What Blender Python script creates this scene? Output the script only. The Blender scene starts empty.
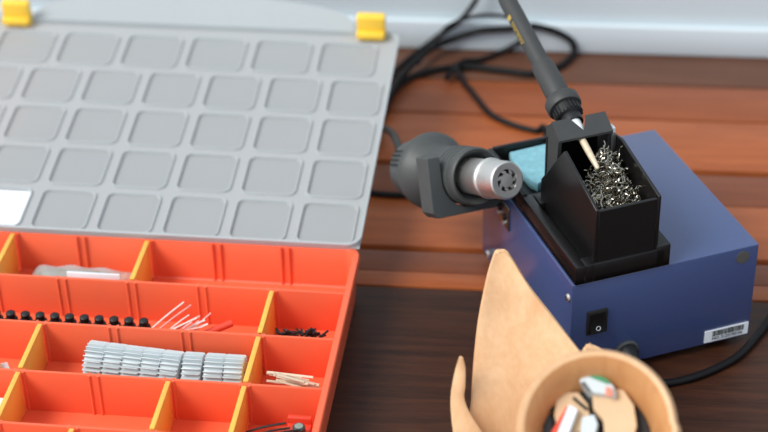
import bpy, bmesh, math, random
from mathutils import Vector as V, Matrix, Euler
C = bpy.context.scene
COL = C.collection
rnd = random.Random(7)
PI = math.pi

# ------------------------------------------------------------------ camera
CAMH = .85
FPX = 1789.1; PITCH = .5941; ROLL = -.0243
_c, _s = math.cos(PITCH), math.sin(PITCH)
FW = V((0, _c, -_s)); UP = V((0, _s, _c)); RT = V((1, 0, 0))
CR = RT*math.cos(ROLL) + UP*math.sin(ROLL)
CU = -RT*math.sin(ROLL) + UP*math.cos(ROLL)
CP = V((0, 0, CAMH))
def ray(x, y): return CR*((x-384)/FPX) + CU*((216-y)/FPX) + FW
def at(x, y, z=0.):
    d = ray(x, y); return CP + d*((z-CAMH)/d.z)
def aty(x, y, Y):
    d = ray(x, y); return CP + d*(Y/d.y)
def onplane(x, y, p, n):
    d = ray(x, y); return CP + d*((p-CP).dot(n)/d.dot(n))
def depth(x, y, zc): return CP + ray(x, y)*zc

cam = bpy.data.objects.new('camera', bpy.data.cameras.new('camera'))
COL.objects.link(cam)
m = Matrix((CR, CU, -FW)).transposed().to_4x4(); m.translation = CP
cam.matrix_world = m
cam.data.sensor_width = 36; cam.data.lens = FPX/768*36
cam.data.clip_start = .01
cam.data.dof.use_dof = True; cam.data.dof.focus_distance = 1.285; cam.data.dof.aperture_fstop = 4.4
C.camera = cam

# ------------------------------------------------------------------ materials
def lin(h):
    v = [int(h[i:i+2], 16)/255 for i in (0, 2, 4)]
    return tuple(x/12.92 if x <= .04045 else ((x+.055)/1.055)**2.4 for x in v)+(1,)
def setin(b, **k):
    for n, v in k.items():
        n = n.replace('_', ' ')
        if n in b.inputs: b.inputs[n].default_value = v
def mat(name, col, rough=.5, metal=0., var=.06, scale=60., bump=0., coat=0., spec=.5, trans=0., stretch=(1,1,1), sss=0.):
    M = bpy.data.materials.new(name); M.use_nodes = True
    nt = M.node_tree; b = nt.nodes['Principled BSDF']
    tc = nt.nodes.new('ShaderNodeTexCoord'); mp = nt.nodes.new('ShaderNodeMapping')
    mp.inputs['Scale'].default_value = stretch
    nz = nt.nodes.new('ShaderNodeTexNoise'); nz.inputs['Scale'].default_value = scale; nz.inputs['Detail'].default_value = 5
    rp = nt.nodes.new('ShaderNodeValToRGB')
    c = lin(col)
    rp.color_ramp.elements[0].position = .3; rp.color_ramp.elements[1].position = .7
    rp.color_ramp.elements[0].color = tuple(x*(1-var) for x in c[:3])+(1,)
    rp.color_ramp.elements[1].color = tuple(min(1, x*(1+var)) for x in c[:3])+(1,)
    L = nt.links.new
    L(tc.outputs['Object'], mp.inputs[0]); L(mp.outputs[0], nz.inputs['Vector'])
    L(nz.outputs['Fac'], rp.inputs[0]); L(rp.outputs[0], b.inputs['Base Color'])
    if bump:
        bp = nt.nodes.new('ShaderNodeBump'); bp.inputs['Strength'].default_value = bump; bp.inputs['Distance'].default_value = .001
        L(nz.outputs['Fac'], bp.inputs['Height']); L(bp.outputs[0], b.inputs['Normal'])
    setin(b, Roughness=rough, Metallic=metal, Coat_Weight=coat, Specular_IOR_Level=spec, Transmission_Weight=trans)
    if sss:
        setin(b, Subsurface_Weight=sss, Subsurface_Scale=.004)
    return M
def wood(name, dark, light, rough=.45, scale=14, stretch=(1, 14, 14), bump=.15, spec=.5):
    M = bpy.data.materials.new(name); M.use_nodes = True
    nt = M.node_tree; b = nt.nodes['Principled BSDF']; L = nt.links.new
    tc = nt.nodes.new('ShaderNodeTexCoord'); mp = nt.nodes.new('ShaderNodeMapping'); mp.inputs['Scale'].default_value = stretch
    n1 = nt.nodes.new('ShaderNodeTexNoise'); n1.inputs['Scale'].default_value = scale; n1.inputs['Detail'].default_value = 8; n1.inputs['Distortion'].default_value = .6
    n2 = nt.nodes.new('ShaderNodeTexNoise'); n2.inputs['Scale'].default_value = scale*6; n2.inputs['Detail'].default_value = 4
    mx = nt.nodes.new('ShaderNodeMath'); mx.operation = 'MULTIPLY_ADD'; mx.inputs[1].default_value = .35
    ad = nt.nodes.new('ShaderNodeMath'); ad.operation = 'MULTIPLY'; ad.inputs[1].default_value = .65
    rp = nt.nodes.new('ShaderNodeValToRGB')
    rp.color_ramp.elements[0].position = .3; rp.color_ramp.elements[1].position = .68
    rp.color_ramp.elements[0].color = lin(dark); rp.color_ramp.elements[1].color = lin(light)
    L(tc.outputs['Object'], mp.inputs[0]); L(mp.outputs[0], n1.inputs['Vector']); L(mp.outputs[0], n2.inputs['Vector'])
    L(n1.outputs['Fac'], ad.inputs[0]); L(n2.outputs['Fac'], mx.inputs[0]); L(ad.outputs[0], mx.inputs[2])
    L(mx.outputs[0], rp.inputs[0]); L(rp.outputs[0], b.inputs['Base Color'])
    bp = nt.nodes.new('ShaderNodeBump'); bp.inputs['Strength'].default_value = bump; bp.inputs['Distance'].default_value = .001
    L(mx.outputs[0], bp.inputs['Height']); L(bp.outputs[0], b.inputs['Normal'])
    setin(b, Roughness=rough, Specular_IOR_Level=spec)
    return M
def frosted(name, col, clear, trans=.4, rough=.55):
    """milky polypropylene: diffuse + translucent + a little straight-through"""
    M = bpy.data.materials.new(name); M.use_nodes = True
    nt = M.node_tree; L = nt.links.new
    out = nt.nodes['Material Output']; nt.nodes.remove(nt.nodes['Principled BSDF'])
    d = nt.nodes.new('ShaderNodeBsdfDiffuse'); t = nt.nodes.new('ShaderNodeBsdfTranslucent')
    g = nt.nodes.new('ShaderNodeBsdfGlossy'); p = nt.nodes.new('ShaderNodeBsdfTransparent')
    nz = nt.nodes.new('ShaderNodeTexNoise'); nz.inputs['Scale'].default_value = 9
    tc = nt.nodes.new('ShaderNodeTexCoord'); L(tc.outputs['Object'], nz.inputs['Vector'])
    rp = nt.nodes.new('ShaderNodeValToRGB'); c = lin(col)
    rp.color_ramp.elements[0].color = tuple(x*.95 for x in c[:3])+(1,); rp.color_ramp.elements[1].color = c
    L(nz.outputs['Fac'], rp.inputs[0]); L(rp.outputs[0], d.inputs[0]); L(rp.outputs[0], t.inputs[0])
    g.inputs['Roughness'].default_value = rough
    m1 = nt.nodes.new('ShaderNodeMixShader'); m1.inputs[0].default_value = trans; L(d.outputs[0], m1.inputs[1]); L(t.outputs[0], m1.inputs[2])
    m2 = nt.nodes.new('ShaderNodeMixShader'); m2.inputs[0].default_value = .07; L(m1.outputs[0], m2.inputs[1]); L(g.outputs[0], m2.inputs[2])
    m3 = nt.nodes.new('ShaderNodeMixShader'); m3.inputs[0].default_value = clear; L(m2.outputs[0], m3.inputs[1]); L(p.outputs[0], m3.inputs[2])
    L(m3.outputs[0], out.inputs[0])
    return M

MT = {}
MT['dark'] = wood('wood_dark_walnut', '25120a', '4b2a18', .5, 10, (1, 16, 16), .3, .3)
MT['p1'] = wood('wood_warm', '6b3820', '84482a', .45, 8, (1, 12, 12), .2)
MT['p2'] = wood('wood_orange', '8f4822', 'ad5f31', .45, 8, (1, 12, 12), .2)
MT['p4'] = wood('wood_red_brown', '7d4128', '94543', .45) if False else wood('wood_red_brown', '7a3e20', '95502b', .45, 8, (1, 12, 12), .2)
MT['p5'] = wood('wood_brown', '4f3022', '67422e', .5, 8, (1, 12, 12), .2)
MT['gap'] = mat('dark_gap', '1a0f0b', .8)
MT['wall'] = mat('white_paint', 'ccd9de', .55, var=.015, scale=4)
MT['trimw'] = mat('white_trim_paint', 'cfdbe0', .45, var=.015, scale=4)
MT['floor'] = wood('floor_wood', '5a4535', '7a604a', .5, 5)
MT['orange'] = mat('orange_plastic', 'f06a45', .45, var=.03, scale=20, sss=.12)
MT['yellow'] = mat('yellow_plastic', 'ffb850', .4, var=.04, scale=30, sss=.2)
MT['clip'] = mat('yellow_clip_plastic', 'ffcf45', .4, var=.03, sss=.1)
MT['lid'] = frosted('milky_polypropylene', 'd3dadb', .05)
MT['lidcell'] = frosted('milky_polypropylene_thin', 'c7cfd0', .08)
MT['white'] = mat('white_plastic', 'e6eaec', .5, var=.02)
MT['paper'] = mat('white_paper', 'e9eef2', .7, var=.02)
MT['blue'] = mat('blue_painted_steel', '3e4f7c', .30, var=.04, scale=300, bump=.03, spec=.7, coat=.6)
MT['black'] = mat('black_plastic', '141313', .30, var=.1, scale=200, bump=.05)
MT['blackm'] = mat('black_matte_plastic', '191818', .55, var=.1, scale=200)
MT['rubber'] = mat('black_rubber', '151617', .5, var=.1)
MT['cable'] = mat('black_cable_sheath', '0b0b0c', .5, spec=.25, var=.08)
MT['gcable'] = mat('grey_cable_sheath', '262828', .5, var=.08)
MT['charc'] = mat('charcoal_plastic', '454847', .5, var=.05, scale=150, bump=.03)
MT['handle'] = mat('dark_grey_rubber', '3a3b3a', .55, var=.05, scale=150)
MT['steel'] = mat('brushed_steel', 'e4e1dc', .45, 1., var=.06, scale=80, stretch=(1, 1, 12))
MT['steeld'] = mat('worn_steel', '9a8f86', .35, 1., var=.12, scale=80)
MT['wool'] = mat('steel_wool', 'aaa597', .25, 1., var=.25, scale=400)
MT['tip'] = mat('tinned_copper_tip', 'e0cdb0', .4, .2, var=.15, scale=200)
MT['sponge'] = mat('blue_sponge', '80b6c2', .9, var=.12, scale=250, bump=.8)
MT['gold'] = mat('gold_print', 'b59a4a', .5)
MT['grey'] = mat('light_grey_plastic', 'c9d3d5', .45, var=.04)
MT['gold2'] = mat('grey_sticker', '55534f', .6)
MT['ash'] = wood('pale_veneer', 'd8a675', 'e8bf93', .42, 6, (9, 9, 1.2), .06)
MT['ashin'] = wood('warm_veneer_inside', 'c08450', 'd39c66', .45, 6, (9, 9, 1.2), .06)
MT['beige'] = mat('beige_plastic', 'd6b48c', .5, var=.05)
MT['red'] = mat('red_plastic', 'e0452c', .45)
MT['pink'] = mat('pink_wire', 'f6a69a', .45)
MT['pale'] = mat('pale_wire', 'f0d3c8', .45)
MT['cream'] = mat('cream_wire', 'dccbb0', .5)
MT['brownp'] = mat('brown_paper_bag', 'b0784c', .5)
MT['green'] = mat('green_board', '3f8a5c', .5)
MT['teal'] = mat('dark_teal_plastic', '33443f', .4)
MT['salmon'] = mat('salmon_plastic', 'ee8a70', .5)
MT['film'] = frosted('clear_bag_film', 'd9dedb', .45, .3, .15)
MT['greyg'] = mat('grey_green_parts', '8d9488', .5, var=.1)
MT['ink'] = mat('black_ink', '121211', .6)
MT['inkg'] = mat('grey_ink', '4a4e4a', .6)
MT['inkw'] = mat('white_print', 'dfe3e6', .5)  # plain white print of the switch mark, not emissive

# ------------------------------------------------------------------ mesh kit
class MB:
    def __init__(s): s.bm = bmesh.new()
    def faces(s, vs, fs, mi=0, smooth=False, M=None):
        bv = [s.bm.verts.new(M @ V(v) if M else V(v)) for v in vs]
        for f in fs:
            try:
                F = s.bm.faces.new([bv[i] for i in f]); F.material_index = mi; F.smooth = smooth
            except ValueError: pass
        return bv
    def box(s, lo, hi, mi=0, M=None, bev=0.):
        x0, y0, z0 = lo; x1, y1, z1 = hi
        if bev:
            t = bmesh.new(); bmesh.ops.create_cube(t, size=1)
            for v in t.verts: v.co = V(((x0+x1)/2+v.co.x*(x1-x0), (y0+y1)/2+v.co.y*(y1-y0), (z0+z1)/2+v.co.z*(z1-z0)))
            bmesh.ops.bevel(t, geom=t.edges[:], offset=bev, segments=2, affect='EDGES', profile=.5)
            t.verts.index_update()
            s.faces([v.co[:] for v in t.verts], [[v.index for v in f.verts] for f in t.faces], mi, False, M); t.free(); return
        s.faces([(x0,y0,z0),(x1,y0,z0),(x1,y1,z0),(x0,y1,z0),(x0,y0,z1),(x1,y0,z1),(x1,y1,z1),(x0,y1,z1)],
                [(3,2,1,0),(4,5,6,7),(0,1,5,4),(1,2,6,5),(2,3,7,6),(3,0,4,7)], mi, False, M)
    def loft(s, loops, mi=0, smooth=False, cap0=False, cap1=False, M=None, closed=True):
        n = len(loops[0]); vs = [p for l in loops for p in l]; fs = []
        for k in range(len(loops)-1):
            for i in range(n if closed else n-1):
                a = k*n+i; b = k*n+(i+1) % n
                fs.append((a, b, b+n, a+n))
        if cap0: fs.append(tuple(range(n))[::-1])
        if cap1: fs.append(tuple((len(loops)-1)*n+i for i in range(n)))
        s.faces(vs, fs, mi, smooth, M)
    def lathe(s, prof, n=32, mi=0, smooth=True, M=None, cap0=True, cap1=True):
        """profile of (radius, z) round the z axis"""
        loops = [[(r*math.cos(2*PI*i/n), r*math.sin(2*PI*i/n), z) for i in range(n)] for r, z in prof]
        s.loft(loops, mi, smooth, cap0, cap1, M)
    def prism(s, poly, axis, a, b, mi=0, M=None):
        """2-D polygon extruded along an axis"""
        def p3(p, q): return {'x': (q, p[0], p[1]), 'y': (p[0], q, p[1]), 'z': (p[0], p[1], q)}[axis]
        s.loft([[p3(p, a) for p in poly], [p3(p, b) for p in poly]], mi, False, True, True, M)
    def tube(s, pts, r, n=8, mi=0, M=None, caps=True):
        pts = [V(p) for p in pts]; loops = []; up = None
        for i, p in enumerate(pts):
            t = (pts[min(i+1, len(pts)-1)]-pts[max(i-1, 0)])
            if t.length < 1e-9: t = V((0, 0, 1))
            t.normalize()
            if up is None: up = t.orthogonal().normalized()
            up = (up - t*up.dot(t))
            if up.length < 1e-6: up = t.orthogonal()
            up.normalize(); w = t.cross(up)
            rr = r[i] if isinstance(r, (list, tuple)) else r
            loops.append([tuple(p+(up*math.cos(2*PI*k/n)+w*math.sin(2*PI*k/n))*rr) for k in range(n)])
        s.loft(loops, mi, True, caps, caps, M)
    def build(s, name, mats, parent=None, loc=None, rot=None, bevel=0., link=True):
        bmesh.ops.recalc_face_normals(s.bm, faces=s.bm.faces[:])
        me = bpy.data.meshes.new(name); s.bm.to_mesh(me); s.bm.free(); me.set_sharp_from_angle(angle=math.radians(38))
        for x in (mats if isinstance(mats, (list, tuple)) else [mats]): me.materials.append(MT[x])
        o = bpy.data.objects.new(name, me); COL.objects.link(o)
        if parent: o.parent = parent
        if loc is not None: o.location = loc
        if rot is not None: o.rotation_euler = rot
        if bevel:
            b = o.modifiers.new('bevel', 'BEVEL'); b.width = bevel; b.segments = 2; b.limit_method = 'ANGLE'; b.angle_limit = .6
        return o
def tag(o, label, cat=None, group=None, kind=None):
    if label: o['label'] = label
    if cat: o['category'] = cat
    if group: o['group'] = group
    if kind: o['kind'] = kind
    return o
def thing(name, label, cat, loc=(0,0,0), rotz=0., group=None):
    o = bpy.data.objects.new(name, None); COL.objects.link(o); o.empty_display_size = .02
    o.location = loc; o.rotation_euler = (0, 0, rotz)
    return tag(o, label, cat, group)
def dup(root, label=None):
    r = root.copy(); COL.objects.link(r)
    if label: r['label'] = label
    for ch in list(root.children):
        c = ch.copy(); COL.objects.link(c); c.parent = r
        for g in list(ch.children):
            d = g.copy(); COL.objects.link(d); d.parent = c
    return r
def catmull(P, n=8):
    P = [V(p) for p in P]; out = []
    Q = [P[0]*2-P[1]]+P+[P[-1]*2-P[-2]]
    for i in range(1, len(Q)-2):
        a, b, c, d = Q[i-1:i+3]
        for k in range(n):
            t = k/n
            out.append(.5*((2*b)+(c-a)*t+(2*a-5*b+4*c-d)*t*t+(3*b-a-3*c+d)*t**3))
    out.append(P[-1]); return out
def rr(x0, y0, x1, y1, r, n=6, z=None):
    """rounded rectangle loop"""
    r = max(r, 1e-5); out = []
    for cx, cy, a0 in ((x1-r, y0+r, -90), (x1-r, y1-r, 0), (x0+r, y1-r, 90), (x0+r, y0+r, 180)):
        for k in range(n+1):
            a = math.radians(a0+90*k/n); p = (cx+r*math.cos(a), cy+r*math.sin(a))
            out.append(p if z is None else p+(z,))
    return out
def frame(o, zdir, xhint=V((1, 0, 0))):
    z = V(zdir).normalized(); y = z.cross(xhint)
    if y.length < 1e-5: y = z.cross(V((0, 1, 0)))
    y.normalize(); x = y.cross(z)
    M = Matrix((x, y, z)).transposed().to_4x4(); M.translation = V(o); return M
def text_mesh(name, s, size, material, parent, M, ext=.0001):
    cu = bpy.data.curves.new(name, 'FONT'); cu.body = s; cu.size = size; cu.extrude = ext; cu.align_x = 'CENTER'; cu.align_y = 'CENTER'
    t = bpy.data.objects.new(name+'_tmp', cu); COL.objects.link(t)
    bpy.context.view_layer.update()
    me = bpy.data.meshes.new_from_object(t.evaluated_get(bpy.context.evaluated_depsgraph_get()))
    bpy.data.objects.remove(t); me.name = name
    me.materials.clear(); me.materials.append(MT[material])
    o = bpy.data.objects.new(name, me); COL.objects.link(o); o.parent = parent; o.matrix_local = M
    return o

# ------------------------------------------------------------------ room and table
TYAW = -.11
TO = V((.15, 1.544, 0))                      # where the table meets the wall
TX = V((math.cos(TYAW), math.sin(TYAW), 0)); TY = V((-math.sin(TYAW), math.cos(TYAW), 0))
TM = Matrix((TX, TY, V((0, 0, 1)))).transposed().to_4x4(); TM.translation = TO
def tl(p):                                   # world -> table frame
    d = V(p)-TO; return V((d.dot(TX), d.dot(TY), d.z))
table = thing('work_table', 'long dark and orange-brown wooden plank table under everything', 'table', TO, TYAW)
mb = MB()
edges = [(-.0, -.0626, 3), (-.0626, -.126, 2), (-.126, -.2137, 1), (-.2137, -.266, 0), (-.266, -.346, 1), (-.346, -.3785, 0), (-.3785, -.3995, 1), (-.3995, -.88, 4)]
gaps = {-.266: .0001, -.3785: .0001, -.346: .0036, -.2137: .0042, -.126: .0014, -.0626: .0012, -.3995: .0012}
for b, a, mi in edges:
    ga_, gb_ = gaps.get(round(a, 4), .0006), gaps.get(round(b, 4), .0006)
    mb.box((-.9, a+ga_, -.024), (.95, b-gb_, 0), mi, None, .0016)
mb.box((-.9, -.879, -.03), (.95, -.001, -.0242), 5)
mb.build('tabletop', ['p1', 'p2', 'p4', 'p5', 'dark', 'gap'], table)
for x in (-.82, .87):
    for y in (-.8, -.08):
        mb = MB(); mb.box((x-.03, y-.03, -.745), (x+.03, y+.03, -.0302), 0, None, .003); mb.build('leg', ['dark'], table)
mb = MB(); mb.box((-3, -3.2, -.8), (3, .1, -.745)); o = mb.build('floor', ['floor'], None, TO, (0, 0, TYAW)); tag(o, None, None, None, 'structure')
mb = MB(); mb.box((-3, .0015, -.745), (3, .1, 1.6)); o = mb.build('wall_back', ['wall'], None, TO, (0, 0, TYAW)); tag(o, None, None, None, 'structure')
mb = MB(); mb.box((-3, -.0065, .0005), (3, .0012, .031), 0, None, .002); o = mb.build('trim_1', ['trimw'], None, TO, (0, 0, TYAW)); tag(o, None, None, None, 'structure')

# ------------------------------------------------------------------ organiser box
Q = 1.01126
BYAW = -.1339
E1 = V((math.cos(BYAW), math.sin(BYAW), 0)); EB = V((-math.sin(BYAW), math.cos(BYAW), 0))
BO = V((-.29724, 1.18604, .0004)); CW = .0551; SD = .0569; BH = .0420
def bl(p):
    d = V(p)-BO; return V((d.dot(E1), d.dot(EB), d.z))
def bw(l): return BO+E1*l[0]+EB*l[1]+V((0, 0, l[2]))
def bpx(x, y, ly): return bl(onplane(x, y, BO+EB*ly, EB))      # pixel on a cross-wise upright plane of the box
box = thing('organizer_box', 'orange compartment organizer box with open milky lid on the dark tabletop', 'organizer', BO, BYAW)
X0, X1, Y0, Y1 = -2*CW, 5*CW, -5*SD, 0.
FL = .0055
mb = MB(); T = .0042; n = 8
loops = [rr(X0-T+.003, Y0-T+.003, X1+T-.003, Y1+T-.003, .012, n, 0.),
         rr(X0-T+.001, Y0-T+.001, X1+T-.001, Y1+T-.001, .013, n, BH-.008),
         rr(X0-T-.0012, Y0-T-.0012, X1+T+.0012, Y1+T+.0012, .014, n, BH-.0075),
         rr(X0-T-.0012, Y0-T-.0012, X1+T+.0012, Y1+T+.0012, .014, n, BH-.0008),
         rr(X0-T-.0004, Y0-T-.0004, X1+T+.0004, Y1+T+.0004, .0135, n, BH),
         rr(X0-.0006, Y0-.0006, X1+.0006, Y1+.0006, .0085, n, BH),
         rr(X0, Y0, X1, Y1, .008, n, BH-.0008),
         rr(X0+.001, Y0+.001, X1-.001, Y1-.001, .007, n, FL+.001),
         rr(X0+.002, Y0+.002, X1-.002, Y1-.002, .006, n, FL)]
mb.loft(loops, 0, False, True, True)
for j in range(1, 5):
    mb.box((X0-.0003, -j*SD-.0012, FL-.001), (X1+.0003, -j*SD+.0012, BH-.0003), 0, None, .0006)
for j in range(0, 6):
    for i in range(-1, 5):
        for e in (-1, 1):
            x = i*CW+e*.0032
            for sd in (-1, 1):
                if (j == 0 and sd > 0) or (j == 5 and sd < 0): continue
                y = -j*SD+sd*.0011
                mb.loft([[(x+.0012*math.cos(a), y+sd*.0018*max(0, math.sin(a))-sd*.0004, z) for a in [PI*k/6 for k in range(7)]] for z in (FL-.0005, BH-.0006)], 0, True, True, True)
mb.build('tray', ['orange'], box)
def divider(i, j):
    mb = MB(); x = i*CW; y0, y1 = -(j+1)*SD+.0026, -j*SD-.0026
    mb.box((x-.0011, y0, FL+.0002), (x+.0011, y1, BH-.0004), 0, None, .0005)
    mb.box((x-.0019, y0, BH-.0022), (x+.0019, y1, BH+.0004), 0, None, .0006)
    mb.build('divider', ['yellow'], box)
for i, j in ((0, 0), (2, 0), (4, 1), (4, 2), (1, 2), (1, 3), (3, 3), (4, 3), (-1, 1), (-1, 2), (-1, 0), (0, 4), (2, 4), (-1, 3)):
    divider(i, j)
# lid, hinged along the back
LT = math.radians(7.1)
Bp = CP+(at(353, 247, .051)-CP)*Q
LB = bl(Bp); lc = .0535*Q; ls = .0544*Q; ld = .0476*Q; lx = .0072*Q
LW0, LW1 = lx-7.12*lc, lx-.03*lc; LD0, LD1 = -.004, ld+4.26*ls
mb = MB()
TH = .0016; nn = 5
cells = []
for r in range(1, 5):
    for k in range(7):
        xl = lx-(k+1)*lc; yt = ld+ls*(4-r)
        cells.append((xl, yt-.885*ls, xl+.86*lc, yt))
for k in range(6):
    xl = lx-1.30*lc-k*1.095*lc; yt = ld+4*ls
    cells.append((xl, yt-.885*ls, xl+.96*lc, yt))
xl = lx-1.30*lc+1.095*lc
# land strips around cells: build with a pitch rectangle per cell
def cellpatch(x0, y0, x1, y1, c):
    c0, c1, c2, c3 = c; R = .007
    outer = []
    inn = rr(c0, c1, c2, c3, R, nn)
    m_ = len(inn)//4
    crn = [(x1, y0), (x1, y1), (x0, y1), (x0, y0)]
    for q in range(4):
        for k in range(nn+1): outer.append(crn[q])
    mb.loft([[p+(0,) for p in outer], [p+(0,) for p in inn]], 0)
    mb.loft([[p+(0,) for p in inn], rr(c0+.0004, c1+.0004, c2-.0004, c3-.0004, R-.0005, nn, .0017), rr(c0+.0013, c1+.0013, c2-.0013, c3-.0013, R-.001, nn, .0017), rr(c0+.0019, c1+.0019, c2-.0019, c3-.0019, R-.0015, nn, -.0009)], 0, True)
    mb.faces(rr(c0+.0019, c1+.0019, c2-.0019, c3-.0019, R-.0015, nn, -.0009), [tuple(range(4*(nn+1)))], 1)
for r in range(1, 5):
    for k in range(7):
        c = cells[(r-1)*7+k]; yt = ld+ls*(4-r)
        x0 = (lx-(k+1)*lc-.07*lc) if k < 6 else LW0
        x1 = (lx-k*lc-.07*lc) if k > 0 else LW1
        cellpatch(x0, yt-.94*ls if r < 4 else LD0, x1, yt+.06*ls, c)
for k in range(6):
    c = cells[28+k]; yt = ld+4*ls
    x0 = (c[0]-.067*lc) if k < 5 else LW0
    x1 = (c[2]+.067*lc) if k > 0 else LW1
    cellpatch(x0, yt-.94*ls, x1, LD1, c)
# underside skin and raised rim
mb.loft([rr(LW0, LD0, LW1, LD1, .012, n, -.0015), rr(LW0-.001, LD0-.001, LW1+.001, LD1+.001, .012, n, .0045),
         rr(LW0-.0006, LD0-.0006, LW1+.0006, LD1+.0006, .012, n, .005), rr(LW0+.0012, LD0+.0012, LW1-.0012, LD1-.0012, .011, n, .005), rr(LW0+.002, LD0+.002, LW1-.002, LD1-.002, .010, n, .0002)], 0, True)
# curved carrying flange along the far edge
cx = (LW0+LW1)/2; hw = .150
prof = []
for k in range(25):
    a = PI*k/24
    prof.append((cx+hw*(abs(math.cos(a))**.8)*(1 if math.cos(a) > 0 else -1), LD1-.001+.044*math.sin(a)**.75))
fl = [(x, y, .0050+.06*(y-LD1)) for x, y in prof]; fb = [(x, y, .0030+.06*(y-LD1)) for x, y in prof]
mb.loft([fl, fb], 0, True); mb.faces(fl, [tuple(range(25))], 0); mb.faces(fb, [tuple(range(25))], 0)
lid = mb.build('lid', ['lid', 'lidcell'], box, (LB.x, LB.y, LB.z+.0016), (LT, 0, 0))
tag(lid, 'milky translucent lid folded open, grid of rounded panels')
for cpx, cpy in ((372, 34), (21, 27)):
    P = bl(onplane(cpx, cpy, bw(LB)+EB*.284*math.cos(LT)+V((0, 0, .284*math.sin(LT))), EB))
    mb = MB()
    mb.box((-.0125, -.006, -.004), (.0130, .004, .021), 0, None, .0018)
    mb.box((-.0125, -.0110, .0002), (.0125, -.0055, .0070), 0, None, .0014)
    mb.box((-.0105, .0035, -.002), (.0105, .0055, .012), 0, None, .0008)
    c = mb.build('clip', ['clip'], lid); c.location = (P.x-LB.x, LD1-.001, .003); tag(c, 'yellow snap clip on the far edge of the lid')
for px_ in (300, 150):
    P = bpx(px_, 247, .008)
    mb = MB(); mb.box((-.012, -.0035, .0002), (.012, .0015, .0025), 0, None, .0007)
    mb.build('hinge', ['white'], box, (P.x, .0035, BH))
# sticker on the lid
P = onplane(15, 204, bw(LB), (EB*-math.sin(LT)+V((0, 0, math.cos(LT))))); L_ = bl(P)-LB; dy = math.hypot(L_.y, L_.z)
c = cells[3*7+5]
mb = MB(); mb.box((c[0]+.004, c[1]+.004, -.0008), (c[2]-.002, c[3]-.003, -.0004)); s_ = mb.build('sticker', ['paper'], lid)

# ------------------------------------------------------------------ contents of the box
def boxthing(name, label, cat, l, rz=0., group=None):
    return thing(name, label, cat, bw(l), BYAW+rz, group)
# finned grey gears
def gear_mb(r=.0148, w=.0138, teeth=24):
    mb = MB(); pr = []
    for k in range(teeth):
        a = 2*PI*k/teeth; d = 2*PI/teeth
        for f, q in ((0, .70), (.36, .72), (.50, 1.0), (.66, 1.0), (.72, .74)):
            pr.append((r*q*math.cos(a+f*d), r*q*math.sin(a+f*d)))
    N = len(pr); h = [(.0032*math.cos(math.atan2(y, x)), .0032*math.sin(math.atan2(y, x))) for x, y in pr]
    def ring(P, x, s=1): return [(x, p[0]*s, p[1]*s) for p in P]
    mb.loft([ring(h, -w/2), ring(pr, -w/2, .97), ring(pr, -w/2+.0006), ring(pr, w/2-.0006), ring(pr, w/2, .97), ring(h, w/2), ring(h, -w/2)], 0)
    return mb
GZ = FL+.0148
gy = -2*SD-.0205
g0 = gear_mb().build('grey_gear', ['grey'])
specs = []
xa, za = None, None
pA = bpx(95.5, 362, gy); pB = bpx(168, 366, gy)
names = ['leftmost', 'second from the left', 'third from the left', 'fourth from the left', 'fifth from the left']
step = .0146
for k in range(5):
    specs.append((pA.x+k*step*math.cos(.10), gy+.005-k*step*math.sin(.10), -.10, (k % 2)*PI/24+.04*k, 'ribbed grey gear, %s of the five pressed in a roll' % names[k]))
for px_, lb in ((194, 'ribbed light grey plastic gear standing alone between the roll and the pair'), (215.5, 'ribbed light grey plastic gear, left one of the pair by the yellow divider'), (235, 'ribbed light grey plastic gear touching the yellow divider, right one of the pair')):
    p = bpx(px_, 368, gy); specs.append((p.x, gy-.001, .0, rnd.random(), lb))
fix = 0
for k, (x, y, rz, rx, lb) in enumerate(specs):
    o = g0 if k == 0 else dup(g0)
    o.location = bw((x, y, GZ)); o.rotation_euler = Euler((rx, 0, BYAW+rz), 'XYZ')
    tag(o, lb, 'gear', 'grey plastic gears in the organizer')
# black terminal strip
a = bpx(-4, 313, -1.62*SD); b = bpx(143, 316, -1.62*SD)
ts = boxthing('terminal_strip', 'black terminal strip of round knobs along the second compartment row', 'terminal strip', ((a.x+b.x)/2, -1.62*SD, FL))
Lh = (b.x-a.x)/2
mb = MB(); mb.box((-Lh-.005, -.006, 0), (Lh+.005, .006, .016), 0, None, .001); mb.build('base', ['blackm'], ts)
tk = MB(); tk.lathe([(.0048, 0), (.0050, .0035), (.0049, .0050), (.0034, .0056), (.0032, .0075), (.0036, .008), (.0036, .0105), (.0026, .0114), (.0010, .0116)], 14)
t0 = tk.build('terminal', ['blackm'], ts)
nk = 11
for k in range(nk):
    o = t0 if k == 0 else t0.copy()
    if k: COL.objects.link(o); o.parent = ts
    o.location = (-Lh+2*Lh*k/(nk-1), 0, .0158)
# clear bags with parts
P = bpx(75, 268, -.55*SD)
bag = boxthing('plastic_bag', 'clear plastic bag of grey parts in the back left compartment', 'bag', (P.x, -.52*SD, FL), -.02)
mb = MB()
nx, ny = 16, 10
def bagz(u, v, s): return s*.0085*(max(0, 1-u**4)*max(0, 1-v**4))**.5*(1+.12*math.sin(9*u+4*v)+.1*math.sin(13*v))
for s_ in (1, -1):
    mb.loft([[((.040)*(2*i/nx-1), .018*(2*j/ny-1)+.001*math.sin(i*1.3), .0105+bagz(2*i/nx-1, 2*j/ny-1, s_)) for i in range(nx+1)] for j in range(ny+1)], 0, True, closed=False)
mb.build('film', ['film'], bag)
mb = MB()
mb.loft([rr(-.034, -.012, .026, .012, .006, 5, z) for z in (.004, .0065, .0155)]+[rr(-.031, -.009, .023, .009, .005, 5, .0175)], 0, True, True, True); mb.build('contents', ['greyg'], bag)
mb = MB(); mb.box((-.008, -.016, .0165), (.033, -.008, .0205), 0, None, .0008); mb.build('seal_strip', ['film'], bag)
P = bpx(92, 275, -.88*SD)
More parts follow.
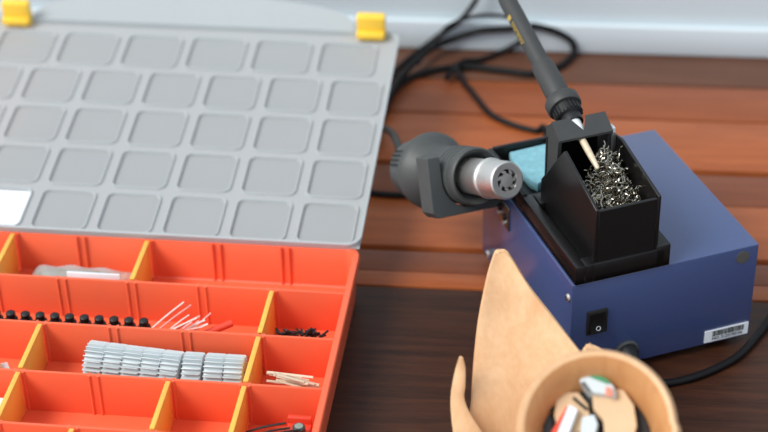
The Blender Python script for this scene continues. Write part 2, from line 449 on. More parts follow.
lab = boxthing('paper_slip', 'white paper slip lying before the clear bag of grey parts', 'paper', (P.x, -.93*SD+.006, FL))
mb = MB(); mb.box((-.021, -.0008, 0), (.021, .0008, .0345), 0, None, .0003); mb.build('slip', ['paper'], lab)
# wires
def wire(name, label, cat, group, pts, r, material, nseg=6):
    w = catmull([bw(p) for p in pts], 6); base = w[0]
    mb = MB(); mb.tube([p-base for p in w], r, nseg); o = mb.build(name, [material]); o.location = base
    return tag(o, label, cat, group)
def wpx(q0, q1, ly0, ly1, bend=0.):
    p = bpx(q0[0], q0[1], ly0); q = bpx(q1[0], q1[1], ly1); mid = (p+q)/2+V((0, 0, bend)); return [p, mid, q]
def clampz(pts, r):
    return [V((p.x, p.y, max(p.z, FL+r+.0002))) for p in pts]
wd = [((150, 330), (184, 302), -1.72, -1.45, 'pale', .0007, 'thin pale wire standing highest out of the pink wire bundle'),
      ((158, 330), (191, 305), -1.75, -1.40, 'pink', .0007, 'thin pink wire leaning beside the highest pale wire'),
      ((168, 331), (189, 315), -1.80, -1.55, 'pale', .0006, None), ((172, 332), (200, 316), -1.78, -1.6, 'pink', .0009, None),
      ((165, 334), (197, 318), -1.84, -1.7, 'pale', .0007, None), ((180, 334), (205, 320), -1.82, -1.65, 'pale', .0010, None),
      ((190, 333), (211, 313), -1.80, -1.55, 'pink', .0007, 'thin pink wire sticking up right of the pink bundle'),
      ((176, 335), (192, 322), -1.86, -1.75, 'pink', .0008, None), ((184, 336), (208, 324), -1.86, -1.78, 'pale', .0009, None),
      ((170, 335), (203, 327), -1.88, -1.84, 'pink', .0008, None), ((185, 333), (199, 321), -1.74, -1.66, 'pale', .0008, None), ((162, 333), (188, 324), -1.82, -1.72, 'pink', .0007, None)]
for q0, q1, a, b, mt, r, lb in wd:
    wire('cut_wire', lb or 'short %s cut wire in the tangled bundle right of the black terminal strip' % ('pink' if mt == 'pink' else 'pale'), 'wire', 'pink and pale wires in the organizer', clampz(wpx(q0, q1, a*SD, b*SD, .0006), r), r, mt)
wire('heat_shrink_tube', 'orange-red plastic tube lying slanted right of the pink wires', 'tube', None, clampz(wpx((205, 334), (232, 323), -1.80*SD, -1.62*SD), .0028), .0028, 'red', 10)
for k in range(34):
    x0 = 276+rnd.random()*44; y0 = 333+rnd.random()*5; x1 = x0+rnd.uniform(-14, 16); y1 = y0-rnd.uniform(0, 8)
    x1 = min(max(x1, 276), 328)
    wire('black_pin', 'small black pin in the heap inside the right end compartment', 'pin', 'black pins in the organizer', clampz(wpx((x0, y0), (x1, max(y1, 325)), (-1.6-.25*rnd.random())*SD, (-1.6-.2*rnd.random())*SD), .0009), .0009, 'blackm', 5)
for k in range(22):
    x0 = 264+rnd.random()*18; y0 = 372+rnd.random()*10; x1 = x0+22+rnd.random()*30; y1 = y0+4+rnd.random()*8
    x1 = min(x1, 319)
    wire('cream_stick', 'thin cream stick in the bundle left of the organizer\'s right rim', 'stick', 'cream sticks in the organizer', clampz(wpx((x0, y0), (x1, y1), (-2.45-.35*rnd.random())*SD, (-2.5-.35*rnd.random())*SD), .0009), .0009, 'cream', 5)
# brown bag end by the gears
p = bpx(68, 368, -2.62*SD)
mb = MB()
mb.loft([[(.014*(i/6-.5)*2+.001*math.sin(j), -.012+.024*j/5, .004+.004*math.sin(i*1.1+j)*(.5+.5*math.sin(j*.9))) for i in range(7)] for j in range(6)], 0, True, closed=False)
o = mb.build('paper_scrap', ['brownp'], None, bw((p.x, -2.6*SD, FL+.0005)), (0, 0, BYAW)); o.modifiers.new('solid', 'SOLIDIFY').thickness = .0006
tag(o, 'crumpled brown scrap left of the grey gear roll', 'scrap')
# bottom right compartment
p = bpx(294, 428, -3.55*SD)
rh = bpx(294, 419, -3.38*SD).z-FL; ch_ = bpx(298, 426, -3.60*SD).z-FL
rb = boxthing('red_connector', 'red block connector in the front right compartment', 'connector', (p.x+.002, -3.40*SD, FL))
mb = MB(); mb.box((-.0085, -.006, 0), (.0085, .006, rh-.005), 0, None, .0008); mb.box((-.0085, .002, rh-.006), (.0085, .006, rh), 0, None, .0008); mb.build('body', ['red'], rb)
for x in (-.004, .004):
    mb = MB(); mb.box((x-.0024, -.0064, .002), (x+.0024, -.0058, .009)); mb.build('socket', ['blackm'], rb)
cp = boxthing('capacitor', 'dark teal capacitor standing before the red block connector', 'capacitor', (p.x+.004, -3.60*SD, FL))
mb = MB(); mb.lathe([(.003, 0), (.0044, .0006), (.0046, ch_-.006), (.0041, ch_-.0052), (.0046, ch_-.0044), (.0045, ch_-.0008), (.0036, ch_)], 20); mb.build('can', ['teal'], cp)
mb = MB(); mb.lathe([(.0002, ch_-.0003), (.0030, ch_+.0002), (.0002, ch_+.0004)], 16, cap0=False, cap1=False); mb.build('top_cap', ['greyg'], cp)
for k, (a, b, c_, d) in enumerate([((246, 432), (286, 423), -3.6, -3.5), ((252, 436), (290, 428), -3.75, -3.6), ((268, 436), (300, 430), -3.8, -3.66)]):
    wire('black_lead', ['thin black wire crossing the back of the front right compartment', 'thin black wire in the middle of the front right compartment', 'short black wire before the red block connector'][k], 'wire', None, clampz(wpx(a, b, c_*SD, d*SD, .001), .0008), .0008, 'blackm')
# left edge bits
p = bpx(1, 356, -2.55*SD)
o = boxthing('grey_switch', 'grey and cream switch at the left edge of the picture', 'switch', (p.x-.006, -2.5*SD, FL), .5)
mb = MB(); mb.box((-.009, -.006, 0), (.009, .006, .012), 0, None, .001); mb.build('body', ['grey'], o)
mb = MB(); mb.prism([(-.004, .012), (.004, .012), (.002, .017), (-.002, .018)], 'y', -.004, .004); mb.build('rocker', ['cream'], o)
p = bpx(1, 384, -3.4*SD)
o = boxthing('white_connector', 'white pierced connector in the compartment at the left picture edge', 'connector', (p.x-.010, -3.35*SD, FL))
mb = MB(); mb.box((-.012, -.005, 0), (.012, .005, .022), 0, None, .0008); mb.build('body', ['white'], o)
for k in range(6):
    mb = MB(); mb.box((-.010+.004*(k % 3)*1.8, -.0053, .006+.007*(k//3)), (-.007+.004*(k % 3)*1.8, -.0047, .010+.007*(k//3))); mb.build('pin_hole', ['steeld'], o)

# ------------------------------------------------------------------ soldering station
SY = .3161; SA = V((.1334, 1.0292, 0)); SW, SDp, SH = .1497, .1742, .0904
W1 = V((math.cos(SY), math.sin(SY), 0)); W2 = V((-math.sin(SY), math.cos(SY), 0))
def sl(p):
    d = V(p)-SA; return V((d.dot(W1), d.dot(W2), d.z))
def sw(l): return SA+W1*l[0]+W2*l[1]+V((0, 0, l[2]))
st = thing('soldering_station', 'blue metal soldering station box standing across the dark and orange planks', 'soldering station', SA, SY)
FZ = .0065
mb = MB(); mb.box((0, 0, FZ), (SW, SDp, SH), 0, None, .0012)
mb.build('body', ['blue'], st)
for x in (.016, SW-.016):
    for y in (.018, SDp-.014):
        mb = MB(); mb.lathe([(.007, 0), (.008, .001), (.0075, FZ+.0003)], 16, M=Matrix.Translation((x, y, 0))); mb.build('foot', ['rubber'], st)
# power switch
mb = MB(); mb.box((.0124, -.0016, .0428), (.0290, .0004, .0640), 0, None, .0008)
sw_ = mb.build('power_switch', ['blackm'], st)
mb = MB(); mb.prism([(-.0014, .0450), (-.0040, .0450), (-.0020, .0535), (-.0024, .0618), (-.0014, .0618)], 'x', .0147, .0267); mb.build('rocker', ['black'], sw_)
R90 = Matrix.Rotation(PI/2, 4, 'X')
text_mesh('off_mark', 'O', .0052, 'inkw', sw_, Matrix.Translation((.0207, -.0038, .0492)) @ R90 @ Matrix.Rotation(-.22, 4, 'X'))
# barcode label
mb = MB(); mb.box((.1115, -.0006, .0085), (.1480, .0001, .0192))
la = mb.build('barcode_label', ['paper'], st)
mb = MB(); x = .1178; r2 = random.Random(3)
while x < .1440:
    w = r2.choice((.0003, .0005, .0008)); mb.box((x, -.0009, .0134), (x+w, -.0005, .0182)); x += w+r2.choice((.0003, .0004, .0006))
mb.build('barcode', ['inkg'], la)
text_mesh('serial_number', 'NO: 5120190106', .0036, 'ink', la, Matrix.Translation((.1304, -.0009, .0112)) @ R90)
# inspection dot, screws, cord grommet
mb = MB(); mb.lathe([(.0002, 0), (.0055, 0), (.0055, .0005), (.0002, .0006)], 24, M=Matrix.Translation((.1370, .0002, .0815)) @ R90); mb.build('round_sticker', ['gold2'], st)
def screw(M):
    mb = MB(); mb.lathe([(.0032, 0), (.0032, .0008), (.0022, .0018), (.0006, .0021)], 16, M=M)
    s_ = mb.build('screw', ['steel'], st)
    mb = MB(); mb.box((-.0018, -.0003, .0016), (.0018, .0003, .0023), 0, M); mb.box((-.0003, -.0018, .0016), (.0003, .0018, .0023), 0, M); mb.build('screw_slot', ['ink'], s_)
RL = Matrix.Rotation(-PI/2, 4, 'Y')
for y, z in ((.0052, .0766), (.160, .0125), (.0052, .0125)):
    screw(Matrix.Translation((0, y, z)) @ RL)
mb = MB(); mb.lathe([(.0100, -.0002), (.0100, .0012), (.0088, .0022), (.0078, .0022), (.0078, .0008)], 28, M=Matrix.Translation((.0464, 0, .0185)) @ R90)
gr = mb.build('cord_socket', ['charc'], st)
mb = MB(); mb.lathe([(.0077, .0008), (.0077, .006), (.006, .009), (.0045, .018), (.0038, .024)], 20, M=Matrix.Translation((.0464, 0, .0185)) @ R90); mb.build('strain_relief', ['rubber'], gr)
# mounting plate of the gun cradle
mb = MB(); mb.box((-.0016, .1165, .0625), (0.0002, .1375, .0830), 0, None, .0006); pl = mb.build('mounting_plate', ['steeld'], st)
for y, z in ((.1325, .0765), (.1225, .0730)):
    for dz in (0, -.0052):
        mb = MB(); mb.lathe([(.0022, 0), (.0022, .002), (.0012, .0024)], 12, M=Matrix.Translation((-.0015, y, z+dz)) @ RL); mb.build('bolt', ['steel' if dz else 'blackm'], pl)

# power cord on the table: from the socket round to the right
def cable(name, pts, r, label, material='cable', parent=None, cat='cable', group=None):
    w = catmull(pts, 10); base = V(w[0]) if parent is None else V((0, 0, 0))
    mb = MB(); mb.tube([V(p)-base for p in w], r, 10)
    o = mb.build(name, [material], parent)
    if parent is None: o.location = base; tag(o, label, cat, group)
    return o
cr = .0030
p0 = sw((.0464, -.020, .0185)); 
pc = [sl(p0), sl(sw((.052, -.030, .012))), sl(at(668, 383, cr)), sl(at(700, 375, cr)), sl(at(735, 358, cr)), sl(at(757, 336, cr)), sl(at(775, 312, cr)), sl(at(800, 285, cr))]
cable('power_cord', pc, cr, None, 'cable', st)

# ------------------------------------------------------------------ tool holder on top
th = thing('iron_holder', 'black plastic soldering iron holder on top of the blue station', 'holder', sw((0, 0, SH+.0002)), SY)
B1 = .0190                             # rim height over the station top
BX0, BX1, BY1 = .0015, .0760, .1690
def q(z): return z-SH
tx0, tx1, wt, ty0 = .0155, .0662, .0026, .0004
mb = MB()
# base: floor, rims, so that the sponge well and the left channel stay open
mb.box((BX0, -.0012, 0), (BX1, BY1, .0060), 0, None, .001)
mb.box((BX0, -.0012, 0), (.0092, .098, .0160), 0, None, .001)             # left deck
mb.box((.0088, -.0012, 0), (tx0+.001, .009, .0160), 0, None, .0008)       # front end of the channel
mb.box((.0088, .0085, .0055), (tx0+.001, .098, .0085), 0, None, .0004)        # channel floor
mb.box((.0108, .085, .0055), (tx0+.001, .098, .0150), 0, None, .0006)
mb.box((BX0, .0975, .0055), (.0058, BY1, B1-.002), 0, None, .001)             # left rim of the sponge well
mb.box((tx0, -.0012, 0), (BX1-.0045, .004, .0160), 0, None, .0008)
mb.box((tx1-.002, -.0012, 0), (BX1, BY1, B1), 0, None, .001)              # right ledge
mb.box((.0054, BY1-.004, .0055), (BX1-.0055, BY1, B1-.001), 0, None, .001)    # back rim
mb.box((.0054, .094, .0055), (.0300, .1015, .0140), 0, None, .001)            # bridge before the sponge well
mb.build('base', ['black'], th)
# tower
mb = MB()
mb.prism([(ty0, .0065), (ty0, q(.1508)), (.0573, q(.1668)), (.0960, q(.1200)), (.0960, .0065)], 'x', tx0, tx0+wt)
mb.prism([(ty0, .0065), (ty0, q(.1518)), (.0640, q(.1625)), (.0960, q(.1560)), (.0960, .0065)], 'x', tx1-wt, tx1)
mb.prism([(tx0+wt-.0002, .0065), (tx1-wt+.0002, .0065), (tx1-wt+.0002, q(.1502)), (tx0+wt-.0002, q(.1498))], 'y', ty0+.0002, ty0+wt)
mb.prism([(tx0+wt-.0002, .0065), (tx1-wt+.0002, .0065), (tx1-wt+.0002, q(.155)), (tx0+wt-.0002, q(.158))], 'y', .0930, .0958)
mb.build('tower', ['black'], th, bevel=.0007)
# saddle: side cheeks, sloping roof plate with V notch
mb = MB()
sx0, sx1 = .0187, .0617
def cheek(a, b): mb.prism([(.0760, q(.140)), (.0745, q(.1638)), (.0878, q(.1720)), (.0965, q(.1655)), (.0965, q(.112))], 'x', a, b)
cheek(sx0, sx0+.0028); cheek(sx1-.0028, sx1)
yA, zA, yB, zB = .0733, q(.1652), .0882, q(.1733); tk_ = .0018
xm = .0395
sl_len = math.hypot(yB-yA, zB-zA)
outl = [(sx0, 0), (xm-.002, 0), (xm+.002, 0), (sx1, 0), (sx1, sl_len), (xm+.0065, sl_len), (xm+.0005, sl_len*.30), (xm-.0065, sl_len), (sx0, sl_len)]
def rp_(p, dz): return (p[0], yA+(yB-yA)*p[1]/sl_len, zA+(zB-zA)*p[1]/sl_len+dz)
top = [rp_(p, 0) for p in outl]; bot = [rp_(p, -tk_) for p in outl]
mb.loft([bot, top], 0)
for P_ in (top, bot): mb.faces(P_, [(0, 1, 7, 8), (1, 2, 6), (1, 6, 7), (2, 3, 4, 5), (2, 5, 6)], 0)
mb.build('saddle', ['handle'], th)
mb = MB(); mb.box((tx1-.0058, .0705, q(.1480)), (tx1-.0027, .0740, q(.1630)), 0, None, .0006); mb.build('post', ['handle'], th)
mb = MB(); mb.box((.0624, .0785, q(.150)), (.0664, .0850, q(.1638)), 0, None, .0008); mb.build('white_tab', ['white'], th)
# steel wool in the tower
wl = MB(); r3 = random.Random(5)
for k in range(620):
    u = r3.random(); v = r3.random()
    x = tx0+wt+.004+u*(tx1-tx0-2*wt-.008); y = ty0+wt+.004+v*(.040 if u < .45 else .052)
    ztop = q(.1365)+.015*math.exp(-((x-.048)/.012)**2-((y-.058)/.016)**2)+.006*(y-.03)/.04
    z = ztop+.0055-r3.random()*.012
    p = V((x, y, z)); d = V((r3.gauss(0, 1), r3.gauss(0, 1), r3.gauss(0, .7))).normalized(); ax = V((r3.gauss(0, 1), r3.gauss(0, 1), r3.gauss(0, 1))).normalized()
    pts = []; cur = r3.uniform(.6, 1.3)
    for s_ in range(10):
        pts.append(p.copy()); p = p+d*.0015; d = (Matrix.Rotation(cur*.75, 3, ax) @ d).normalized()
        p.x = min(max(p.x, tx0+wt+.0006), tx1-wt-.0006); p.y = min(max(p.y, ty0+wt+.0006), .0640)
    wl.tube(pts, r3.uniform(.0003, .0006), 4)
for k in range(14):
    pass
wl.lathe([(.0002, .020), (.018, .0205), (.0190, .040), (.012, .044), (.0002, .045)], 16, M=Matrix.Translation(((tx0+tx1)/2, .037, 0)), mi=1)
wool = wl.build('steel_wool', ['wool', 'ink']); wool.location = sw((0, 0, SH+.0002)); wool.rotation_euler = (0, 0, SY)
tag(wool, 'tangled silver steel wool filling the open black holder tower', 'steel wool')
# sponge
mb = MB()
poly = [sl(at(px_, py_, SH+.0142)) for px_, py_ in ((509.5, 152), (546, 142), (552, 165), (545, 180), (538, 184), (531, 181), (512, 160))]
poly = [V((max(p.x, .0068), min(p.y, BY1-.0052), 0)) for p in poly]
def inset(P, d):
    c = sum(P, V((0, 0, 0)))/len(P); return [c+(p-c)*(1-d) for p in P]
loops = [[tuple(p+V((0, 0, z))) for p in inset(poly, i)] for z, i in ((.0062, .04), (.0072, 0), (.0132, 0), (.0142, .03))]
mb.loft(loops, 0, False, True, True)
sp = mb.build('sponge', ['sponge']); sp.location = sw((0, 0, SH+.0002)); sp.rotation_euler = (0, 0, SY)
tag(sp, 'pale blue cleaning sponge in the tray behind the black tower', 'sponge')

# ------------------------------------------------------------------ soldering iron
ia = V((.0382, .1112, .1718)); ib = ia+V((0, .2, .2*.295)); idir = (ib-ia).normalized()
IM = frame(sw(ia-idir*.0268), (W1*idir.x+W2*idir.y+V((0, 0, idir.z))), W1)
iron = thing('soldering_iron', 'dark grey soldering iron resting tip down in the black holder', 'soldering iron')
iron.matrix_world = IM
mb = MB(); mb.lathe([(.0002, .006), (.0078, .006), (.0080, .008), (.0080, .012), (.0078, .0125), (.0098, .0135), (.0102, .0215), (.0096, .022)], 40)
nutm = mb.build('collar_nut', ['rubber'], iron)
mb = MB()
for k in range(20):
    a = 2*PI*k/20; mb.box((-.0007, .0096, .014), (.0007, .0109, .0212), 0, Matrix.Rotation(a, 4, 'Z'))
mb.build('grip_rib', ['rubber'], nutm)
mb = MB(); mb.lathe([(.006, .0215), (.0126, .022), (.0133, .0235), (.0133, .0300), (.0118, .032), (.0092, .033)], 40); mb.build('flange', ['handle'], iron)
mb = MB(); mb.lathe([(.0090, .0325), (.0094, .034), (.0088, .066), (.0083, .069), (.0072, .0695)], 36); mb.build('grip', ['handle'], iron)
mb = MB(); mb.lathe([(.0068, .069), (.0070, .071), (.0070, .142), (.0066, .146), (.0052, .148), (.0050, .156), (.0034, .160), (.0030, .185), (.0024, .186)], 36)
hd = mb.build('handle', ['handle'], iron)
mb = MB(); mb.lathe([(.0024, -.007), (.0046, -.0062), (.0054, .0000), (.0056, .0065), (.0052, .007)], 28); mb.build('heater_sleeve', ['white'], iron)
mb = MB(); mb.lathe([(.0008, -.0400), (.0017, -.0390), (.0022, -.032), (.0026, -.020), (.0026, -.004), (.0024, -.003)], 20); mb.build('tip', ['tip'], iron)
# gold lettering on the left of the handle
IMi = IM.inverted()
vdir = (CP-sw(ib)); vl = IM.to_3x3().inverted() @ vdir.normalized()
ang = math.atan2(vl.y, vl.x)
def on_handle(z, da):
    a = ang+da; nrm = V((math.cos(a), math.sin(a), 0)); t = V((0, 0, -1)); b = nrm.cross(t)
    M = Matrix((t, b, nrm)).transposed().to_4x4(); M.translation = nrm*.00712+V((0, 0, z)); return M
for sgn in (1,):
    ta = -.75
    text_mesh('lettering', 'SOLDER 907', .0042, 'gold', hd, on_handle(.104, ta)) if False else None
# the marks are too small to read: a square emblem and a line of close strokes
emb = MB(); Mh = on_handle(.1215, -.8); emb.box((-.0022, -.0020, -.0003), (.0022, .0020, .0002), 0, Mh); emb.build('emblem', ['gold'], hd)
Mh = on_handle(.1035, -.8); lt = MB(); x = -.0125; r4 = random.Random(2)
while x < .012:
    w = r4.uniform(.0008, .0017)
    lt.box((x, -.0016, -.0003), (x+.0004, .0016, .0002), 0, Mh)
    lt.box((x, .0011, -.0003), (x+w, .0016, .0002), 0, Mh)
    if r4.random() < .6: lt.box((x, -.0003, -.0003), (x+w*.8, .0002, .0002), 0, Mh)
    if r4.random() < .5: lt.box((x, -.0016, -.0003), (x+w, -.0011, .0002), 0, Mh)
    x += w+.0006
lt.build('lettering', ['gold'], hd)

# ------------------------------------------------------------------ hot air gun
GF = depth(507.5, 180.5, 1.325)                       # centre of the nozzle mouth
ga = (CR*.462+CU*-.085-FW*.883).normalized()
right = ga.cross(V((0, 0, 1))); right = -right if right.dot(CR) < 0 else right; right.normalize()
gu = right.cross(ga); gu = -gu if gu.z < 0 else gu; gu.normalize()
GM = Matrix((right, gu, ga)).transposed()
if GM.determinant() < 0: GM = Matrix((-right, gu, ga)).transposed(); GS = -1
else: GS = 1
GM = GM.to_4x4(); GM.translation = GF
gun = thing('hot_air_gun', 'charcoal hot air gun with steel nozzle in the cradle left of the station', 'hot air gun')
gun.matrix_world = GM
mb = MB(); mb.lathe([(.0080, -.0035), (.0084, -.0004), (.0130, 0), (.0142, -.0009), (.0145, -.0025), (.0145, -.0215), (.0156, -.0225), (.0157, -.0245), (.0147, -.0255), (.0140, -.028), (.0140, -.066)], 40, cap0=False, cap1=True)
nz = mb.build('nozzle', ['steel'], gun)
mb = MB(); mb.lathe([(.0002, -.0022), (.0083, -.0024)], 28, cap0=False, cap1=False); mb.build('nozzle_cavity', ['ink'], nz)
mb = MB()
mb.lathe([(.0002, -.0007), (.0052, -.0008), (.0052, -.0020)], 24, smooth=False, cap1=False)
for k in range(7):
    M_ = Matrix.Rotation(2*PI*k/7, 4, 'Z')
    mb.faces([(.0046, -.0020, -.0008), (.0066, -.0022, -.0008), (.0088, .0004, -.0008), (.0086, .0022, -.0008), (.0058, .0006, -.0008)], [(0, 1, 2, 3, 4)], 0, False, M_)
mb.build('nozzle_vane', ['steel'], nz)
mb = MB()
pf = [(.0145, -.055), (.0170, -.052), (.0188, -.046), (.0212, -.0440), (.0224, -.0455), (.0226, -.050)]
for k in range(4): pf += [(.0226, -.0525-.005*k), (.0218, -.0530-.005*k), (.0218, -.0545-.005*k), (.0226, -.0550-.005*k)]
pf += [(.0224, -.074), (.0216, -.0745)]
mb.lathe(pf, 44, cap0=False, cap1=False); mb.build('collar', ['charc'], gun)
mb = MB(); mb.lathe([(.0214, -.0735), (.0208, -.090), (.0210, -.097), (.0228, -.1030), (.0278, -.1075), (.0308, -.1120), (.0310, -.1155), (.0286, -.1200), (.0262, -.124), (.0253, -.130), (.0246, -.138), (.0234, -.143), (.0200, -.1470), (.0120, -.1485), (.0002, -.149)], 44)
hs = mb.build('housing', ['charc'], gun)
for k in range(4):
    a = math.radians(128+9*k); mb = MB()
    for t in range(6):
        z = -.1215-.0034*t; r_ = .0257 if z > -.125 else (.0254 if z > -.131 else .0250)
        mb.box((r_-.0016, -.0010, z-.0018), (r_+.0003, .0010, z+.0018), 0, Matrix.Rotation(a, 4, 'Z'))
    mb.build('vent_slot', ['ink'], hs)
# cradle of the station: a U bracket round the gun
mb = MB()
Zc = -.066
SG = GS
def pr2(P): return [(SG*x, y) for x, y in P]
ro, ri = .0345, .0240
outer = [(-ro, .0185), (-ro, -.024), (-ro+.004, -.0285), (ro+.004, -.0285), (ro+.016, -.020), (ro+.016, -.011), (ro, -.004)]
inner = [(ri*math.cos(math.radians(a)), ri*math.sin(math.radians(a))) for a in range(-10, -171, -16)]
poly = outer+[(ri, -.004)]+inner+[(-ri, .0185)]
mb.prism(pr2(poly), 'z', Zc-.009, Zc+.009)
cr_ = mb.build('gun_cradle', ['charc'], None); 
cr_.parent = st
bpy.context.view_layer.update()
cr_.matrix_local = st.matrix_world.inverted() @ GM if False else (Matrix.Translation(SA) @ Matrix.Rotation(SY, 4, 'Z')).inverted() @ GM @ Matrix.Rotation(GS*-.13, 4, 'Z')
bv = cr_.modifiers.new('bevel', 'BEVEL'); bv.width = .0012; bv.segments = 2; bv.limit_method = 'ANGLE'

# ------------------------------------------------------------------ cables behind
NW = -TY
def tab(x, y, r=.0032): return at(x, y, r)
def wal(x, y, r=.0032): return onplane(x, y, TO+NW*(r+.0068), TY)
def auto(x, y, r=.0032):
    p = at(x, y, r)
    return p if tl(p).y < -(r+.0068) else wal(x, y, r)
R_ = .0034
# hose and cord of the station looping behind
pts = [(372, 150), (380, 122), (393, 93), (412, 77), (441, 69), (470, 67), (505, 71), (535, 74), (558, 67), (573, 55), (572, 42), (556, 32), (532, 26), (509, 29), (481, 34), (454, 42), (431, 56), (414, 70), (398, 88), (384, 112)]
P3 = []
for k, (x, y) in enumerate(pts):
    p = auto(x, y, R_)
    if k >= 14: p = p+V((0, 0, .0035 if k < 16 else .0075))
    P3.append(p)
cable('coiled_hose', P3, R_, 'thick black hose coiled in a loop behind the soldering iron')
# cord rising at the top
iend = IM @ V((0, 0, .184))
P3 = [auto(386, 84, .0026)+V((0, 0, .0002)), auto(400, 66, .0026), auto(424, 47, .0026), auto(441, 34, .0026), auto(458, 22, .0026), auto(471, 8, .0026), auto(480, -8, .0026), auto(488, -28, .0026)]
cord = [iend, iend+(IM.to_3x3() @ V((0, 0, 1)))*.02, wal(500, -52, .02), wal(494, -42, .0026)]+P3[::-1]
cable('iron_cord', [IMi @ p for p in cord], .0026, None, 'cable', iron)
P3 = [auto(418, 72, .002), auto(430, 56, .002), auto(441, 32, .002), auto(448, 24, .002), auto(460, 18, .002), auto(481, 13, .002), auto(505, 14, .002), auto(516, 20, .002)]
cable('thin_lead', [p+(V((0, 0, .009)) if k < 2 else NW*.0055) for k, p in enumerate(P3)], .002, 'thin black lead making the small upper loop against the white wall')
P3 = [auto(446, 82, .0028), auto(462, 66, .0028), auto(481, 60, .0028), auto(502, 52, .0028), auto(519, 43, .0028), auto(534, 36, .0028)]
cable('short_lead', [p+(V((0, 0, .004)) if k < 2 else V((0, 0, 0))) for k, p in enumerate(P3)], .0028, 'black lead passing slantwise behind the iron handle inside the big loop')
P3 = [tab(455, 70, .0028)+V((0, 0, .0065)), tab(462, 80, .0028), tab(471, 91, .0028), tab(488, 112, .0028), tab(503, 121, .0028), tab(520, 127, .0028), tab(536, 131, .0028), tab(546, 133, .0028), sw((.068, SDp+.014, .012)), sw((.070, SDp+.001, .018))]
cable('branch_cord', P3, .0028, 'black cord branching from the coil to the back of the tool holder')
# leads of the gun
GI = GM.inverted()
g1 = GM @ V((0, .006, -.1475)); g2 = GM @ V((0, -.012, -.178))
cable('gun_hose', [GI @ p for p in (g1, g1-ga*.012, (g1-ga*.012+tab(384, 140, .003)+V((0,0,.03)))/2, tab(380, 132, .0032)+V((0, 0, .006)), tab(372, 118, .0032))], .0032, None, 'gcable', gun)
cable('gun_lead', [tab(340, 193, .0028), tab(362, 192, .0028), tab(380, 194, .0028), tab(400, 195, .0028), tab(425, 195, .0028), tab(452, 191, .0028)], .0028, 'straight black lead on the orange plank passing under the hot air gun')

# ------------------------------------------------------------------ wooden flower vessel
ves = thing('wooden_vessel', 'pale wooden flower-shaped cup with pointed petals at the bottom of the picture', 'vessel', (.146, .895, 0))
VO = V((.146, .895, 0))
def petal(rows, curl, name='petal', rim=None, mtl='ash'):
    mb = MB(); N = 12; loops = []
    # densify rows with catmull on left and right outlines
    Lp = catmull([aty(l, y, Y) for l, r, y, Y in rows], 6); Rp = catmull([aty(r, y, Y) for l, r, y, Y in rows], 6)
    for a, b in zip(Lp, Rp):
        w = (b-a).length; ln = []
        for k in range(N+1):
            t = k/N; p = a.lerp(b, t); p = p+curl*(w*4*t*(1-t))
            p.z = max(p.z, .0006); ln.append(tuple(p-VO))
        loops.append(ln)
    mb.loft(loops, 0, True, closed=False)
    o = mb.build(name, [mtl], ves)
    s_ = o.modifiers.new('solid', 'SOLIDIFY'); s_.thickness = .003; s_.offset = 0
    bv = o.modifiers.new('bevel', 'BEVEL'); bv.width = .0008; bv.segments = 2; bv.limit_method = 'ANGLE'; bv.angle_limit = 1.0
    return o
petal([(498, 503, 251, 1.0), (494.5, 508, 254, .999), (491.5, 514, 262, .995), (488.5, 520, 272, .99), (484, 533, 292, .98), (478, 559, 325, .965), (474, 588, 362, .945), (472, 615, 400, .925), (471, 635, 440, .91), (500, 630, 515, .893)], V((.02, .16, .02)))
petal([(459.5, 461.5, 356.5, .93), (456, 464, 368, .928), (452.5, 464, 385, .922), (451, 463, 398, .918), (451.5, 469, 414, .912), (454, 482, 434, .905), (462, 505, 470, .897), (520, 570, 520, .892)], V((.12, -.12, 0)))
petal([(587, 589, 344, .935), (584, 600, 350, .932), (580, 625, 365, .928), (580, 660, 400, .918), (590, 672, 440, .905), (600, 650, 515, .893)], V((0, .12, 0)))
MC = depth(597, 427, 1.075)
ax = (MC-V((.146, .900, 0))).normalized()
HL = (MC-V((.146, .900, 0))).length
VM = frame(V((.146, .900, 0))-VO, ax)
mb = MB()
ro_ = .0495
pf = [(.012, .006), (.022, .010), (.030, .025), (.038, .050), (.045, .085), (.0485, HL-.030), (ro_, HL-.012), (ro_-.0005, HL-.002), (ro_-.003, HL+.0012), (.0440, HL), (.0405, HL-.004), (.0380, HL-.010), (.0350, HL-.020), (.0325, HL-.0300), (.0002, HL-.0305)]
# a rolled sheet: the rim rises a little toward the seam
nA = 64; loops = []
for r, z in pf:
    lp = []
    for i in range(nA):
        a = 2*PI*i/nA; f = 1+.035*(i/nA-.5); zz = z+(.006*math.sin(a+.4) if z > HL-.04 else 0)
        lp.append((r*f*math.cos(a), r*f*math.sin(a), zz))
    loops.append(lp)
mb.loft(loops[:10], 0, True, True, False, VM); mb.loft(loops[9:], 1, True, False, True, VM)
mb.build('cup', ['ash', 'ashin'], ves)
# foot so the vessel stands on the table
mb = MB(); mb.lathe([(.030, .0004), (.031, .003), (.022, .009), (.014, .014)], 32, M=Matrix.Translation((0, .004, 0))); mb.build('foot', ['ash'], ves)
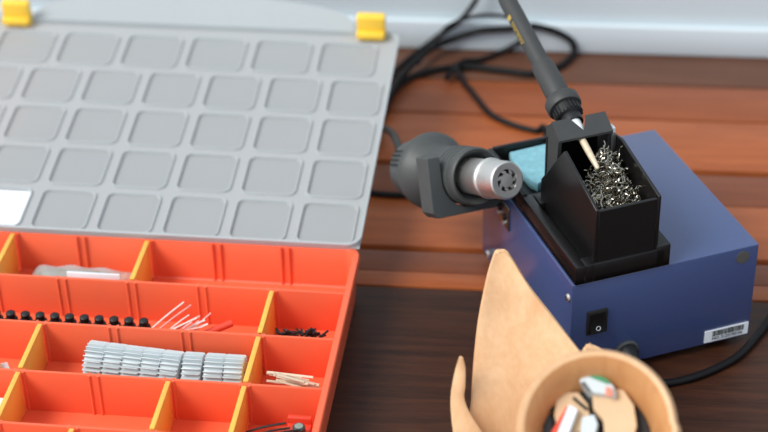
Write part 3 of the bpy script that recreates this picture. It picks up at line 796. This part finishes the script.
# small parts in the cup
def cup(x, y, d): return onplane(x, y, MC-ax*d, ax)
def cupbox(name, mtl, quad, d0, d1, label, cat, group=None, bev=.0006):
    """a slab whose top outline is given and which stands on the cup floor"""
    top = [cup(x, y, d0) for x, y in quad]; c = sum(top, V((0, 0, 0)))/len(top)-ax*(d1-d0)
    mb = MB(); mb.loft([[tuple(p-ax*(d1-d0)-c) for p in top], [tuple(p-c) for p in top]], 0, False, True, True)
    o = mb.build(name, [mtl], None, c, None, bev); tag(o, label, cat, group); return o
FD = .0300
mb = MB(); mb.lathe([(.0312, 0), (.0318, .001), (.0324, .005), (.0315, .006), (.0002, .0062)], 40)  # added black disc, paints the shade in the gaps between the small parts
disc = mb.build('shade_disc', ['ink']); disc.matrix_world = frame(MC-ax*.0298, ax); tag(disc, 'added black shade pad lining the bottom of the wooden cup', 'disc')
FD = .0236
cupbox('beige_block', 'beige', [(557, 397), (563, 392), (578, 392), (588, 404), (590, 418), (580, 432), (560, 434), (554, 415)], .019, FD, 'rounded beige block in the cup, left of the middle', 'block')
cupbox('beige_block', 'beige', [(592, 391), (608, 386), (624, 390), (634, 405), (637, 425), (632, 444), (606, 448), (603, 420), (593, 408)], .016, FD, 'rounded beige block in the cup, right of the middle', 'block')
cupbox('black_clip', 'blackm', [(547, 391), (578, 384), (580, 388), (555, 394), (553, 410), (547, 412)], .020, FD, 'black angled clip at the upper left inside the cup', 'clip')
cupbox('black_clip', 'blackm', [(543, 414), (551, 413), (553, 424), (551, 440), (543, 436)], .022, FD, 'black square clip at the lower left inside the cup', 'clip')
cupbox('black_clip', 'blackm', [(612, 377), (618, 376), (619, 390), (610, 385)], .018, FD, 'small black clip under the far rim at right inside the cup', 'clip')
cupbox('black_pin', 'blackm', [(572, 398), (574, 396), (588, 408), (586, 410)], .0165, .019, 'black pin lying across the left beige block in the cup', 'pin')
o = cupbox('white_switch', 'white', [(569, 404), (578, 409), (566, 440), (556, 436)], .012, .0188, 'white slide switch with red side on the left beige block', 'switch')
t_ = cupbox('red_side', 'red', [(566, 407), (569, 404), (556, 436), (551, 432)], .0135, .0188, None, None)
wm = t_.location.copy()-o.location; t_.parent = o; t_.location = wm
o = cupbox('circuit_board', 'grey', [(579, 380), (586, 375), (606, 379), (614, 386), (616, 396), (604, 394), (590, 392)], .010, FD, 'small grey-white board with green edge under the far cup rim', 'circuit board')
for nm, mtl, quad, a, b in (('green_edge', 'green', [(590, 373.5), (604, 377), (611, 382), (608, 384), (590, 377)], .0092, .0098), ('salmon_part', 'salmon', [(606, 386), (612, 388), (613, 396), (605, 395)], .008, .0098), ('pin_row', 'inkg', [(581, 383), (584, 381), (592, 392), (589, 392)], .0088, .0098)):
    t_ = cupbox(nm, mtl, quad, a, b, None, None); wm = t_.location.copy()-o.location; t_.parent = o; t_.location = wm
cupbox('grey_connector', 'grey', [(582, 417), (594, 414), (598, 424), (594, 438), (580, 438)], .012, .0188, 'light grey connector at the front middle of the cup', 'connector')
cupbox('black_clip', 'ink', [(594, 412), (602, 414), (603, 436), (598, 438)], .0215, FD, 'dark clip in the gap between the two beige blocks', 'clip')

# ------------------------------------------------------------------ light
w = bpy.data.worlds.new('World'); C.world = w; w.use_nodes = True
bg = w.node_tree.nodes['Background']; bg.inputs[0].default_value = (.80, .88, 1.0, 1); bg.inputs[1].default_value = .78
su = bpy.data.lights.new('window_daylight', 'SUN'); su.energy = 2.7; su.angle = math.radians(28); su.color = (1, .965, .92)
so = bpy.data.objects.new('window_daylight', su); COL.objects.link(so)
so.rotation_euler = V((.74, .40, -.92)).to_track_quat('-Z', 'Y').to_euler()
C.view_settings.view_transform = 'Standard'; C.view_settings.look = 'None'; C.view_settings.gamma = 1; C.view_settings.use_curve_mapping = False
C.view_settings.exposure = .19
